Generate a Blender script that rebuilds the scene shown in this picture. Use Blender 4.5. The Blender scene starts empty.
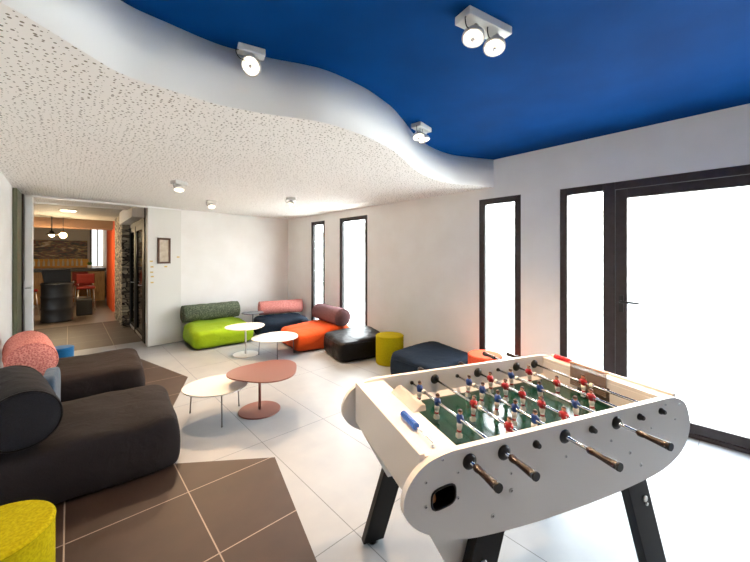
import bpy, bmesh, math, random
from mathutils import Vector, Matrix, noise
PI = math.pi
R = math.radians
random.seed(7)
scene = bpy.context.scene
C = scene.collection

# ---------------------------------------------------------------- camera
cam_d = bpy.data.cameras.new('camera')
cam = bpy.data.objects.new('camera', cam_d); C.objects.link(cam)
cam_d.sensor_width = 36.0; cam_d.sensor_fit = 'HORIZONTAL'
cam_d.lens = 36.0 * 338.0 / 750.0
cam_d.shift_y = -25.0 / 750.0
cam_d.clip_start = 0.02
cam.location = (0, 0, 1.53)
cam.rotation_euler = (R(90), 0, R(47.82 - 90))
scene.camera = cam

# ---------------------------------------------------------------- world, exposure
world = bpy.data.worlds.new('world'); scene.world = world; world.use_nodes = True
bg = world.node_tree.nodes['Background']
bg.inputs['Color'].default_value = (0.92, 0.965, 1.0, 1); bg.inputs['Strength'].default_value = 12.0
scene.view_settings.view_transform = 'Standard'; scene.view_settings.look = 'None'
scene.view_settings.gamma = 1.0; scene.view_settings.use_curve_mapping = False
scene.view_settings.exposure = 1.05
LAMP_W = 52.0          # watts of one ceiling spot
try:
    scene.cycles.max_bounces = 10; scene.cycles.diffuse_bounces = 6
    scene.cycles.sample_clamp_indirect = 6.0
    scene.cycles.caustics_reflective = False; scene.cycles.caustics_refractive = False
except Exception: pass

# ---------------------------------------------------------------- materials
def rgb(h):
    h = h.lstrip('#'); v = [int(h[i:i+2], 16)/255 for i in (0, 2, 4)]
    return tuple((c/12.92 if c <= .04045 else ((c+.055)/1.055)**2.4) for c in v) + (1,)
def mat(name, col, rough=.5, metal=0, spec=.5, emit=None, es=0, coat=0):
    m = bpy.data.materials.new(name); m.use_nodes = True
    b = m.node_tree.nodes['Principled BSDF']
    c = rgb(col) if isinstance(col, str) else col
    b.inputs['Base Color'].default_value = c; b.inputs['Roughness'].default_value = rough
    b.inputs['Metallic'].default_value = metal; b.inputs['Specular IOR Level'].default_value = spec
    b.inputs['Coat Weight'].default_value = coat
    if emit:
        b.inputs['Emission Color'].default_value = rgb(emit); b.inputs['Emission Strength'].default_value = es
    return m
def N(m, t, **kw):
    n = m.node_tree.nodes.new(t)
    for k, v in kw.items():
        if k in n.inputs: n.inputs[k].default_value = v
        else: setattr(n, k, v)
    return n
def L(m, a, b): m.node_tree.links.new(a, b)
def BS(m): return m.node_tree.nodes['Principled BSDF']
def vary(m, c1, c2, scale, bump=0, detail=4, kind='noise', dist=.01, coord='Object', stretch=(1, 1, 1), lo=.35, hi=.65):
    tc = N(m, 'ShaderNodeTexCoord'); mp = N(m, 'ShaderNodeMapping'); mp.inputs['Scale'].default_value = stretch
    L(m, tc.outputs[coord], mp.inputs['Vector'])
    if kind == 'noise':
        t = N(m, 'ShaderNodeTexNoise', Scale=scale, Detail=float(detail)); out = t.outputs['Fac']
    else:
        t = N(m, 'ShaderNodeTexVoronoi', Scale=scale); out = t.outputs['Distance']
    L(m, mp.outputs['Vector'], t.inputs['Vector'])
    r = N(m, 'ShaderNodeValToRGB'); r.color_ramp.elements[0].position = lo; r.color_ramp.elements[1].position = hi
    r.color_ramp.elements[0].color = rgb(c1); r.color_ramp.elements[1].color = rgb(c2)
    L(m, out, r.inputs['Fac']); L(m, r.outputs['Color'], BS(m).inputs['Base Color'])
    if bump:
        bp = N(m, 'ShaderNodeBump', Strength=bump, Distance=dist); L(m, out, bp.inputs['Height'])
        L(m, bp.outputs['Normal'], BS(m).inputs['Normal'])
    return m

M = {}
M['wall'] = vary(mat('wall_paint', '#efece8', .85), '#edeae6', '#f1efec', 3.0, .05, dist=.002)
M['white'] = mat('white_paint', '#f5f4f2', .5)
M['door_white'] = mat('door_white', '#e4e2dc', .5)
M['blue'] = vary(mat('blue_ceiling_paint', '#003875', .7, spec=.04), '#00356f', '#003c7b', 2.0)
M['frame'] = vary(mat('bronze_frame', '#2c211f', .4), '#2a1f1d', '#33282a', 20)
M['metal'] = mat('brushed_steel', '#c8c8c8', .3, 1)
M['chrome'] = mat('chrome', '#e6e6e6', .12, 1)
M['black'] = mat('black_plastic', '#0a0a0b', .35)
M['legblack'] = mat('black_laminate', '#08090b', .45, spec=.3)

def floor_mat():
    m = mat('floor_tiles', '#dfe0e0', .28)
    g = N(m, 'ShaderNodeNewGeometry'); s = N(m, 'ShaderNodeSeparateXYZ'); L(m, g.outputs['Position'], s.inputs[0])
    def grid(sock, off, pitch, w):
        a = N(m, 'ShaderNodeMath', operation='SUBTRACT'); L(m, sock, a.inputs[0]); a.inputs[1].default_value = off - pitch/2
        b = N(m, 'ShaderNodeMath', operation='FLOORED_MODULO'); L(m, a.outputs[0], b.inputs[0]); b.inputs[1].default_value = pitch
        c = N(m, 'ShaderNodeMath', operation='SUBTRACT'); L(m, b.outputs[0], c.inputs[0]); c.inputs[1].default_value = pitch/2
        d = N(m, 'ShaderNodeMath', operation='ABSOLUTE'); L(m, c.outputs[0], d.inputs[0])
        e = N(m, 'ShaderNodeMath', operation='LESS_THAN'); L(m, d.outputs[0], e.inputs[0]); e.inputs[1].default_value = w
        return e.outputs[0]
    return m, grid, s
def tile(name, base, base2, grout, xo, xp, yo, yp, w, rough):
    m, grid, s = floor_mat(); m.name = name
    gx = grid(s.outputs['X'], xo, xp, w); gy = grid(s.outputs['Y'], yo, yp, w)
    mx = N(m, 'ShaderNodeMath', operation='MAXIMUM'); L(m, gx, mx.inputs[0]); L(m, gy, mx.inputs[1])
    tc = N(m, 'ShaderNodeTexCoord'); n = N(m, 'ShaderNodeTexNoise', Scale=5.0, Detail=8.0); L(m, tc.outputs['Object'], n.inputs['Vector'])
    r = N(m, 'ShaderNodeValToRGB'); r.color_ramp.elements[0].position = .3; r.color_ramp.elements[1].position = .7
    r.color_ramp.elements[0].color = rgb(base); r.color_ramp.elements[1].color = rgb(base2); L(m, n.outputs['Fac'], r.inputs['Fac'])
    mix = N(m, 'ShaderNodeMix', data_type='RGBA'); L(m, mx.outputs[0], mix.inputs[0]); L(m, r.outputs['Color'], mix.inputs[6])
    mix.inputs[7].default_value = rgb(grout); L(m, mix.outputs[2], BS(m).inputs['Base Color'])
    BS(m).inputs['Roughness'].default_value = rough
    bp = N(m, 'ShaderNodeBump', Strength=.3, Distance=.002, invert=True); L(m, mx.outputs[0], bp.inputs['Height']); L(m, bp.outputs['Normal'], BS(m).inputs['Normal'])
    return m
M['floor'] = tile('white_floor_tiles', '#8a9097', '#92979d', '#5c6268', 1.177, .594, .27, 1.205, .0028, .42)
M['brown'] = tile('brown_floor_tiles', '#2b1d16', '#34231b', '#8f8276', .575, .594, 2.433, .608, .0035, .55)
M['hallfloor'] = tile('hall_floor_tiles', '#5f554b', '#6b6056', '#453d36', .3, .6, .2, .6, .004, .35)

def perforated():
    m = mat('perforated_plaster', '#ebe8e3', .85)
    g = N(m, 'ShaderNodeTexCoord')
    v = N(m, 'ShaderNodeTexVoronoi', Scale=34.0, voronoi_dimensions='2D'); v.inputs['Randomness'].default_value = .85; L(m, g.outputs['Object'], v.inputs['Vector'])
    wn = N(m, 'ShaderNodeSeparateColor'); L(m, v.outputs['Color'], wn.inputs[0])
    # random radius per hole
    ra = N(m, 'ShaderNodeMath', operation='MULTIPLY'); L(m, wn.outputs[0], ra.inputs[0]); ra.inputs[1].default_value = .17
    rb = N(m, 'ShaderNodeMath', operation='ADD'); L(m, ra.outputs[0], rb.inputs[0]); rb.inputs[1].default_value = .06
    lt = N(m, 'ShaderNodeMath', operation='LESS_THAN'); L(m, v.outputs['Distance'], lt.inputs[0]); L(m, rb.outputs[0], lt.inputs[1])
    mix = N(m, 'ShaderNodeMix', data_type='RGBA'); L(m, lt.outputs[0], mix.inputs[0]); mix.inputs[6].default_value = rgb('#f2efeb'); mix.inputs[7].default_value = rgb('#80766a')  # shade inside the holes is painted in as a darker colour
    L(m, mix.outputs[2], BS(m).inputs['Base Color'])
    bp = N(m, 'ShaderNodeBump', Strength=.6, Distance=.004, invert=True); L(m, lt.outputs[0], bp.inputs['Height']); L(m, bp.outputs['Normal'], BS(m).inputs['Normal'])
    return m
M['perf'] = perforated()

def glass():
    m = bpy.data.materials.new('window_glass'); m.use_nodes = True
    nt = m.node_tree; nt.nodes.clear()
    o = nt.nodes.new('ShaderNodeOutputMaterial'); t = nt.nodes.new('ShaderNodeBsdfTransparent'); g = nt.nodes.new('ShaderNodeBsdfGlossy')
    g.inputs['Roughness'].default_value = .02; f = nt.nodes.new('ShaderNodeFresnel'); gm = nt.nodes.new('ShaderNodeNewGeometry'); mr = nt.nodes.new('ShaderNodeMapRange'); mr.inputs['To Min'].default_value = 1.3; mr.inputs['To Max'].default_value = 1/1.3; L(m, gm.outputs['Backfacing'], mr.inputs['Value']); L(m, mr.outputs[0], f.inputs['IOR'])
    t.inputs['Color'].default_value = (.97, .985, .98, 1)
    x = nt.nodes.new('ShaderNodeMixShader'); L(m, f.outputs[0], x.inputs[0]); L(m, t.outputs[0], x.inputs[1]); L(m, g.outputs[0], x.inputs[2]); L(m, x.outputs[0], o.inputs[0])
    return m
M['glass'] = glass()
def fabric(name, c1, c2, scale=260, bump=.25, rough=.9, sheen=.3, wr=.35):
    m = mat(name, c1, rough, spec=.2)
    tc = N(m, 'ShaderNodeTexCoord')
    n = N(m, 'ShaderNodeTexNoise', Scale=float(scale), Detail=3.0); L(m, tc.outputs['Object'], n.inputs['Vector'])
    r = N(m, 'ShaderNodeValToRGB'); r.color_ramp.elements[0].position = .35; r.color_ramp.elements[1].position = .65
    r.color_ramp.elements[0].color = rgb(c1); r.color_ramp.elements[1].color = rgb(c2); L(m, n.outputs['Fac'], r.inputs['Fac'])
    L(m, r.outputs['Color'], BS(m).inputs['Base Color'])
    w = N(m, 'ShaderNodeTexNoise', Scale=7.0, Detail=3.0); w.inputs['Distortion'].default_value = 1.2; L(m, tc.outputs['Object'], w.inputs['Vector'])
    b1 = N(m, 'ShaderNodeBump', Strength=wr, Distance=.03); L(m, w.outputs['Fac'], b1.inputs['Height'])
    b2 = N(m, 'ShaderNodeBump', Strength=bump, Distance=.002); L(m, n.outputs['Fac'], b2.inputs['Height']); L(m, b1.outputs['Normal'], b2.inputs['Normal'])
    L(m, b2.outputs['Normal'], BS(m).inputs['Normal'])
    BS(m).inputs['Sheen Weight'].default_value = sheen; BS(m).inputs['Sheen Roughness'].default_value = .5
    return m
def knit(name, c1, c2, scale=70, stretch=(1, 1, 1)):
    m = mat(name, c1, .95, spec=.15)
    vary(m, c1, c2, scale, .8, kind='voronoi', dist=.008, stretch=stretch, lo=.15, hi=.75)
    return m

# ---------------------------------------------------------------- mesh helpers
def bm_new(): return bmesh.new()
def add_box(bm, x0, x1, y0, y1, z0, z1, mi=0):
    vs = [bm.verts.new(p) for p in [(x0,y0,z0),(x1,y0,z0),(x1,y1,z0),(x0,y1,z0),(x0,y0,z1),(x1,y0,z1),(x1,y1,z1),(x0,y1,z1)]]
    for f in [(0,3,2,1),(4,5,6,7),(0,1,5,4),(1,2,6,5),(2,3,7,6),(3,0,4,7)]:
        fc = bm.faces.new([vs[i] for i in f]); fc.material_index = mi
    return vs
def add_tube(bm, pts, r, n=10, mi=0, cap=True, closed=False):
    pts = [Vector(p) for p in pts]; rings = []
    rs = r if isinstance(r, (list, tuple)) else [r]*len(pts)
    up = None
    for i, p in enumerate(pts):
        if closed: d = pts[(i+1) % len(pts)] - pts[i-1]
        elif i == 0: d = pts[1]-pts[0]
        elif i == len(pts)-1: d = pts[-1]-pts[-2]
        else: d = pts[i+1]-pts[i-1]
        d.normalize()
        if up is None:
            up = Vector((0,0,1)) if abs(d.z) < .9 else Vector((1,0,0))
        a = d.cross(up)
        if a.length < 1e-6: a = d.orthogonal()
        a.normalize(); b = a.cross(d).normalized(); up = b
        rings.append([bm.verts.new(p + a*math.cos(2*PI*k/n)*rs[i] + b*math.sin(2*PI*k/n)*rs[i]) for k in range(n)])
    m_ = len(rings)
    for i in range(m_ if closed else m_-1):
        A, B = rings[i], rings[(i+1) % m_]
        for k in range(n):
            f = bm.faces.new((A[k], A[(k+1)%n], B[(k+1)%n], B[k])); f.material_index = mi; f.smooth = True
    if cap and not closed:
        f = bm.faces.new(rings[0][::-1]); f.material_index = mi
        f = bm.faces.new(rings[-1]); f.material_index = mi
def add_lathe(bm, prof, n=40, mi=0, center=(0,0,0), axis='z', smooth=True):
    cx, cy, cz = center; rings = []
    for r, z in prof:
        ring = []
        for k in range(n):
            a = 2*PI*k/n; x, y = r*math.cos(a), r*math.sin(a)
            if axis == 'z': p = (cx+x, cy+y, cz+z)
            elif axis == 'y': p = (cx+x, cy+z, cz+y)
            else: p = (cx+z, cy+x, cz+y)
            ring.append(bm.verts.new(p))
        rings.append(ring)
    for i in range(len(rings)-1):
        for k in range(n):
            f = bm.faces.new((rings[i][k], rings[i][(k+1)%n], rings[i+1][(k+1)%n], rings[i+1][k])); f.material_index = mi; f.smooth = smooth
    f = bm.faces.new(rings[0][::-1]); f.material_index = mi
    f = bm.faces.new(rings[-1]); f.material_index = mi
def add_prism(bm, pts, z0, z1, mi=0, mside=None, bev=0):
    """pts: 2-D outline (x,y) extruded from z0 to z1"""
    n = len(pts)
    a = [bm.verts.new((p[0], p[1], z0)) for p in pts]; b = [bm.verts.new((p[0], p[1], z1)) for p in pts]
    f = bm.faces.new(a[::-1]); f.material_index = mi; f = bm.faces.new(b); f.material_index = mi
    for k in range(n):
        f = bm.faces.new((a[k], a[(k+1)%n], b[(k+1)%n], b[k])); f.material_index = mi if mside is None else mside
def link(name, me, parent=None):
    o = bpy.data.objects.new(name, me); C.objects.link(o)
    if parent: o.parent = parent
    return o
def obj(name, bm, m, parent=None, smooth=False, bevel=0, seg=2, loc=None, rot=None):
    bmesh.ops.recalc_face_normals(bm, faces=bm.faces[:])
    me = bpy.data.meshes.new(name); bm.to_mesh(me); bm.free()
    for x in (m if isinstance(m, (list, tuple)) else [m]): me.materials.append(x)
    o = link(name, me, parent)
    if smooth:
        for p in me.polygons: p.use_smooth = True
    if bevel:
        b = o.modifiers.new('bevel', 'BEVEL'); b.width = bevel; b.segments = seg; b.limit_method = 'ANGLE'; b.angle_limit = R(40)
    if loc: o.location = loc
    if rot: o.rotation_euler = rot
    return o
def box_obj(name, x0, x1, y0, y1, z0, z1, m, parent=None, bevel=0, **k):
    bm = bm_new(); add_box(bm, x0, x1, y0, y1, z0, z1); return obj(name, bm, m, parent, bevel=bevel, **k)
def thing(name, label, cat, loc=(0,0,0), rz=0, group=None):
    o = bpy.data.objects.new(name, None); C.objects.link(o); o.empty_display_size = .1
    o.location = loc; o.rotation_euler = (0, 0, rz); o['label'] = label; o['category'] = cat
    if group: o['group'] = group
    return o
def tag(o, label, cat, group=None, kind=None):
    o['label'] = label; o['category'] = cat
    if group: o['group'] = group
    if kind: o['kind'] = kind
    return o
def struct(o, label=None):
    o['kind'] = 'structure'
    if label: o['label'] = label
    return o
def dup(o, parent=None):
    c = o.copy(); C.objects.link(c)
    if parent: c.parent = parent
    for ch in list(o.children): dup(ch, c)
    return c
def spline(pts, n=8):
    out = []
    P = [pts[0]] + list(pts) + [pts[-1]]
    for i in range(1, len(P)-2):
        p0, p1, p2, p3 = [Vector(q) for q in P[i-1:i+3]]
        for k in range(n):
            t = k/n
            out.append(tuple(.5*((2*p1)+(-p0+p2)*t+(2*p0-5*p1+4*p2-p3)*t*t+(-p0+3*p1-3*p2+p3)*t**3)))
    out.append(tuple(pts[-1])); return out

# ---------------------------------------------------------------- room shell
XL = -.505
def wallx(y): return 3.885 - .0196*y
def backy(x): return 6.69 + .115*x
Y0 = -2.6
bm = bm_new()
fv = [(XL-1.2, Y0-.2), (4.2, Y0-.2), (4.2, 7.35), (1.0, 7.35), (1.0, 7.0), (-.9, 7.0)]
add_prism(bm, [(-2.2, Y0-.3), (4.15, Y0-.3), (4.15, 7.3), (-2.2, 7.3)], -.12, 0)
struct(obj('floor', bm, M['floor']), 'pale grey white square floor tiles of the lounge')
# brown tile inlays lie in the floor
bm = bm_new()
add_prism(bm, [(1.161, 2.414), (.40, 2.965), (1.118, 4.755), (.713, 6.403), (.50, 6.72), (-.46, 6.62), (-.46, 4), (-.46, -1.6), (.16, -1.6)], -.004, .0012)
struct(obj('floor', bm, M['brown']), 'brown tile inlay with pale grout cut in zigzag across the floor')
bm = bm_new()
add_prism(bm, [(1.6, 7.3), (-2.2, 7.3), (-2.2, 9.80), (1.6, 10.12)], -.1, .001)
struct(obj('floor', bm, M['brown']), 'brown floor tiles just inside the hallway')
bm = bm_new()
add_prism(bm, [(2.4, 10.1), (-2.4, 9.8), (-2.4, 18), (2.4, 18)], -.1, .0005)
struct(obj('floor', bm, M['hallfloor']), 'greyish floor of the bar beyond the hallway')

# ceilings
wave = [(-2.3, 1.2), (-1.2, 1.3), (-.47, 1.50), (-.168, 1.661), (-.025, 1.772), (.175, 1.935), (.383, 1.965), (.6, 1.975), (.75, 1.945), (.9, 1.90), (1.18, 1.797), (1.49, 1.795), (1.72, 1.84), (1.925, 1.903), (2.2, 2.03), (2.47, 2.165), (2.73, 2.26), (3.0, 2.31), (3.28, 2.31), (3.5, 2.24), (3.7, 2.15), (3.9, 2.06)]
wv = spline(wave, 8)
bm = bm_new()
n0 = [(x, y) for x, y in wv]
poly = n0 + [(3.9, 7.6), (-2.3, 7.6)]
add_prism(bm, poly, 2.37, 2.72, mi=0, mside=1)
o = struct(obj('ceiling', bm, [M['perf'], M['white']]), 'white perforated lower ceiling with a curved wave edge')
for p in o.data.polygons:
    if abs(p.normal.z) < .5: p.use_smooth = True
bm = bm_new(); add_box(bm, -2.3, 4.15, Y0-.2, 3.2, 2.705, 2.85)
struct(obj('ceiling', bm, M['blue']), 'deep blue upper ceiling')

# right wall: local frame runs along the wall, x outward, y along
WR = dict(loc=(3.885, 0, 0), rot=(0, 0, R(1.123)))
TH = .10
openings = [(-.97, 1.34, 0.0, 2.237), (1.754, 2.28, .06, 2.237), (4.39, 5.17, .06, 2.237), (5.656, 6.145, .06, 2.237)]
bm = bm_new(); y = Y0-.2
for a, b, z0, z1 in openings:
    add_box(bm, 0, TH, y, a, 0, 2.85)
    add_box(bm, 0, TH, a, b, z1, 2.85)
    if z0 > 0: add_box(bm, 0, TH, a, b, 0, z0)
    y = b
add_box(bm, 0, TH, y, 7.9, 0, 2.85)
struct(obj('wall_right', bm, M['wall'], **WR), 'off-white wall with tall narrow windows')
def win(a, b, z0, z1, label, fw=.07, x0=.0, dep=.07):
    bm = bm_new()
    add_box(bm, x0, x0+dep, a, a+fw, z0, z1); add_box(bm, x0, x0+dep, b-fw, b, z0, z1)
    add_box(bm, x0, x0+dep, a+fw, b-fw, z1-fw, z1); add_box(bm, x0, x0+dep, a+fw, b-fw, z0, z0+fw)
    w = struct(obj(NM(), bm, M['frame'], bevel=.004, **WR), label)
    g = bm_new(); add_box(g, x0+.03, x0+.036, a+fw, b-fw, z0+fw, z1-fw); obj('window_pane', g, M['glass'], w)
    g = bm_new()
    add_box(g, x0+.01, x0+.05, a+fw, a+fw+.008, z0+fw, z1-fw); add_box(g, x0+.01, x0+.05, b-fw-.008, b-fw, z0+fw, z1-fw)
    obj('glazing_gasket', g, M['black'], w)
    return w
_c = [0]
def NM(): _c[0] += 1; return 'window_%d' % _c[0]
win(1.754, 2.28, .06, 2.237, 'tall narrow dark framed window nearest the glass door')
win(4.39, 5.17, .06, 2.237, 'tall dark framed window behind the orange lounge seat')
win(5.656, 6.145, .06, 2.237, 'tall dark framed window closest to the back corner')
# glazed door with sidelight
def door_frame():
    fw = .07
    bm = bm_new()
    add_box(bm, 0, .09, 1.27, 1.34, 0, 2.237); add_box(bm, 0, .09, .855, .953, 0, 2.237)
    add_box(bm, 0, .09, .953, 1.27, 2.165, 2.237); add_box(bm, 0, .09, .953, 1.27, 0, .09)
    add_box(bm, 0, .09, -.97, .855, 2.165, 2.237); add_box(bm, 0, .09, -.97, -.90, 0, 2.165); add_box(bm, 0, .10, -.90, .855, 0, .035)
    d = struct(obj('door_1', bm, M['frame'], bevel=.004, **WR), 'dark framed glass entrance door with sidelight')
    bm = bm_new(); add_box(bm, .03, .036, .953, 1.27, .09, 2.165); obj('side_pane', bm, M['glass'], d)
    for (a, b, hs) in [(-.09, .852, 1), (-.90, -.096, 0)]:
        w = .09
        bm = bm_new(); add_box(bm, .012, .075, a, a+w if not hs else a+.07, .037, 2.162); add_box(bm, .012, .075, b-w, b, .037, 2.162)
        aa = a+(.07 if hs else w)
        add_box(bm, .012, .075, aa, b-w, 2.075, 2.162); add_box(bm, .012, .075, aa, b-w, .037, .12)
        lf = obj('door_leaf', bm, M['frame'], d, bevel=.003)
        bm = bm_new(); add_box(bm, .035, .041, aa, b-w, .12, 2.075); obj('pane', bm, M['glass'], lf)
        if hs:
            bm = bm_new(); add_box(bm, -.002, .012, b-.065, b-.028, 1.0, 1.16)
            add_tube(bm, [(.0, b-.047, 1.10), (-.045, b-.047, 1.10), (-.05, b-.06, 1.10), (-.05, b-.19, 1.10)], .012, 10)
            obj('handle', bm, M['black'], lf)
            bm = bm_new(); add_lathe(bm, [(.018, -.014), (.018, -.002), (.016, 0)][::1], 20, axis='x', center=(.014, b-.047, 1.02)); obj('lock_cylinder', bm, M['metal'], lf)
door_frame()

# back wall (slightly angled), with the hall opening
bm = bm_new()
def bw(x0, x1, z0, z1, t=.2, off=0):
    pts = [(x0, backy(x0)+off), (x1, backy(x1)+off), (x1, backy(x1)+off+t), (x0, backy(x0)+off+t)]
    add_prism(bm, pts, z0, z1)
bw(.985, 4.0, 0, 2.85); bw(-2.3, -.372, 0, 2.85)
bw(-.372, .985, 2.368, 2.85)
struct(obj('wall_back', bm, M['wall']), 'off-white back wall with a wide opening to the bar')
# white sliding panel on the wall beside the opening
bm = bm_new(); bw(.985, 1.495, .004, 2.366, t=-.035, off=-.0)
struct(obj('door_2', bm, M['door_white'], bevel=.003), 'white folded door panel beside the hall opening')
bm = bm_new(); bw(-.372, 1.50, 2.342, 2.368, t=-.05); 
struct(obj('trim_1', bm, M['white']), 'thin white track above the hall opening')
bm = bm_new(); bw(-.44, -.372, 0, 2.342, t=-.045)
struct(obj('trim_2', bm, M['white'], bevel=.003), 'white jamb on the left of the hall opening')

# left wall and wall behind the camera
bm = bm_new(); add_box(bm, XL-.2, XL, .9, 7.2, 0, 2.85); add_box(bm, -1.9, XL-.2, .9, 1.05, 0, 2.85)
struct(obj('wall_left', bm, M['wall']), 'off-white wall on the left')
bm = bm_new(); add_box(bm, -2.1, -1.9, Y0-.2, 3.35, 0, 2.85); struct(obj('wall_left', bm, M['wall']), 'off-white wall of the recess on the left')
bm = bm_new(); add_box(bm, -1.9, 4.1, Y0-.2, Y0, 0, 2.85); struct(obj('wall_front', bm, M['wall']), 'off-white wall behind the viewer')
# olive door leaf folded open against the left wall
d = struct(box_obj('door_3', XL+.004, XL+.045, 5.93, 6.56, .01, 2.35, mat('olive_paint', '#5c6048', .45), bevel=.003), 'olive green door leaf standing open against the left wall')
box_obj('edge_strip', XL+.045, XL+.062, 6.42, 6.56, .01, 2.35, M['frame'], d)
bm = bm_new(); add_box(bm, XL+.062, XL+.072, 6.46, 6.50, .95, 1.2); obj('handle_plate', bm, M['metal'], d, bevel=.002)
bm = bm_new(); add_tube(bm, [(XL+.07, 6.48, 1.10), (XL+.12, 6.48, 1.10), (XL+.13, 6.47, 1.10), (XL+.13, 6.36, 1.10)], .009); obj('handle', bm, M['metal'], d)

# ---------------------------------------------------------------- hallway and bar beyond
M['plaster'] = mat('hall_plaster', '#cfc6ba', .8)
bm = bm_new(); add_box(bm, -2.3, 2.4, 6.95, 11.2, 2.45, 2.6); add_box(bm, -2.4, 2.4, 11.2, 18, 2.75, 2.9)
struct(obj('ceiling', bm, vary(mat('hall_ceiling', '#86837f', .8), '#7c7975', '#8f8c87', 60)), 'grey ceiling of the hallway')
bm = bm_new(); add_box(bm, -2.2, .86, 11.2, 11.7, 2.23, 2.749); struct(obj('trim_3', bm, mat('ceiling_box_wood', '#6a4f3a', .6)), 'brown dropped ceiling box over the bar')
struct(box_obj('wall_hall_left', -2.4, -2.2, 6.95, 18, 0, 2.9, mat('hall_dark_wall', '#3b3631', .8)))
struct(box_obj('wall_hall_back', -2.4, 2.4, 17.0, 17.2, 0, 2.9, M['plaster']))
# stone pier
def stone_mat():
    m = mat('stone_cladding', '#8d8070', .9)
    tc = N(m, 'ShaderNodeTexCoord'); mp = N(m, 'ShaderNodeMapping'); mp.inputs['Scale'].default_value = (3, 3, 9); L(m, tc.outputs['Object'], mp.inputs[0])
    v = N(m, 'ShaderNodeTexVoronoi', Scale=1.8); L(m, mp.outputs[0], v.inputs['Vector'])
    v2 = N(m, 'ShaderNodeTexVoronoi', Scale=1.8, feature='DISTANCE_TO_EDGE'); L(m, mp.outputs[0], v2.inputs['Vector'])
    s = N(m, 'ShaderNodeSeparateColor'); L(m, v.outputs['Color'], s.inputs[0])
    r = N(m, 'ShaderNodeValToRGB'); r.color_ramp.elements[0].color = rgb('#3a3027'); r.color_ramp.elements[1].color = rgb('#a89a82'); L(m, s.outputs[0], r.inputs[0])
    lt = N(m, 'ShaderNodeMath', operation='LESS_THAN'); L(m, v2.outputs['Distance'], lt.inputs[0]); lt.inputs[1].default_value = .06
    mx = N(m, 'ShaderNodeMix', data_type='RGBA'); L(m, lt.outputs[0], mx.inputs[0]); L(m, r.outputs[0], mx.inputs[6]); mx.inputs[7].default_value = rgb('#231c16')
    L(m, mx.outputs[2], BS(m).inputs['Base Color'])
    b = N(m, 'ShaderNodeBump', Strength=1.0, Distance=.04); L(m, v2.outputs['Distance'], b.inputs['Height']); L(m, b.outputs[0], BS(m).inputs['Normal'])
    return m
struct(box_obj('wall_hall_stone', .84, 1.35, 9.0, 10.5, 0, 2.449, stone_mat(), bevel=.02), 'rough dry stone pier in the hallway')
struct(box_obj('wall_hall_orange', .885, 1.1, 11.72, 13.6, 0, 2.75, mat('orange_paint', '#b8481c', .6)), 'orange painted wall end beside the bar')
struct(box_obj('wall_hall_right', 1.1, 1.3, 10.3, 17.0, 0, 2.75, M['plaster']))
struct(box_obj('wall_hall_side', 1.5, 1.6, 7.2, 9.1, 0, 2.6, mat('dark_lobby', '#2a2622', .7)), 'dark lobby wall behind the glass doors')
# two dark glazed doors on the right of the hall
bm = bm_new()
add_box(bm, .975, 1.06, 7.05, 9.05, 2.12, 2.45)
for a, b in ((7.05, 7.32), (8.15, 8.30), (8.95, 9.05)): add_box(bm, .975, 1.06, a, b, 0, 2.12)
M['blackpaint'] = mat('black_door_paint', '#0d0b0b', .6, spec=.2)
df = struct(obj('door_4', bm, M['blackpaint'], bevel=.004), 'pair of black glazed doors in the hallway')
M['darkglass'] = mat('dark_glass', '#0c0e0e', .08, spec=.4)
for a, b in ((7.32, 8.15), (8.30, 8.95)):
    bm = bm_new(); add_box(bm, .985, 1.04, a, a+.07, .02, 2.12); add_box(bm, .985, 1.04, b-.07, b, .02, 2.12); add_box(bm, .985, 1.04, a+.07, b-.07, .02, .12); add_box(bm, .985, 1.04, a+.07, b-.07, 2.02, 2.12)
    lf = obj('door_leaf', bm, M['blackpaint'], df)
    bm = bm_new(); add_box(bm, 1.005, 1.012, a+.07, b-.07, .12, 2.02); obj('pane', bm, M['darkglass'], lf)
    bm = bm_new(); add_tube(bm, [(.985, a+.035, 1.0), (.94, a+.035, 1.0), (.94, a+.13, 1.0)], .009); obj('handle', bm, M['metal'], lf)
    bm = bm_new(); add_box(bm, .978, .986, a+.01, b-.01, .03, .075); obj('kick_plate', bm, M['metal'], lf)
struct(box_obj('trim_4', .80, .974, 7.05, 9.0, 2.2, 2.449, M['plaster']), 'pale dropped box along the hallway ceiling')

# bar
M['barwood'] = vary(mat('bar_wood', '#8f6a38', .5), '#7d5a2c', '#9c7540', 8, stretch=(4, 4, .6))
t = thing('bar_counter', 'wood fronted bar counter with black top seen through the opening', 'bar counter', (0, 15, 0))
box_obj('front_panel', -1.9, .93, 0, .5, 0, 1.02, M['barwood'], t)
box_obj('counter_top', -2.0, .96, -.08, .6, 1.02, 1.12, mat('bar_top', '#14110f', .3), t, bevel=.006)
t = thing('back_bar_shelf', 'lit yellow shelf unit against the wall behind the bar', 'shelf', (0, 16.5, 0))
box_obj('shelf_board', -1.5, .56, 0, .4, 1.13, 1.17, mat('shelf_oak', '#d79a45', .5), t)
box_obj('cabinet_body', -1.5, .56, .02, .4, 0, 1.13, mat('oak', '#b57f3a', .5), t)
box_obj('back_panel', -1.5, .56, .40, .45, 1.13, 1.42, mat('shelf_back', '#e7b254', .6), t)
g0 = bm_new(); add_lathe(g0, [(.03, 0), (.032, .01), (.032, .15), (.012, .2), (.012, .25)], 12)
first = obj('bottle', g0, mat('pale_glass_bottle', '#e8ddc6', .2))
glab = 'small pale bottle in the row on the lit shelf behind the bar'
for k in range(11):
    b = first if k == 0 else dup(first)
    b.location = (-.9+k*.125, 16.62, 1.17); tag(b, glab, 'bottle', 'bottles on the back bar shelf')
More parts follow.
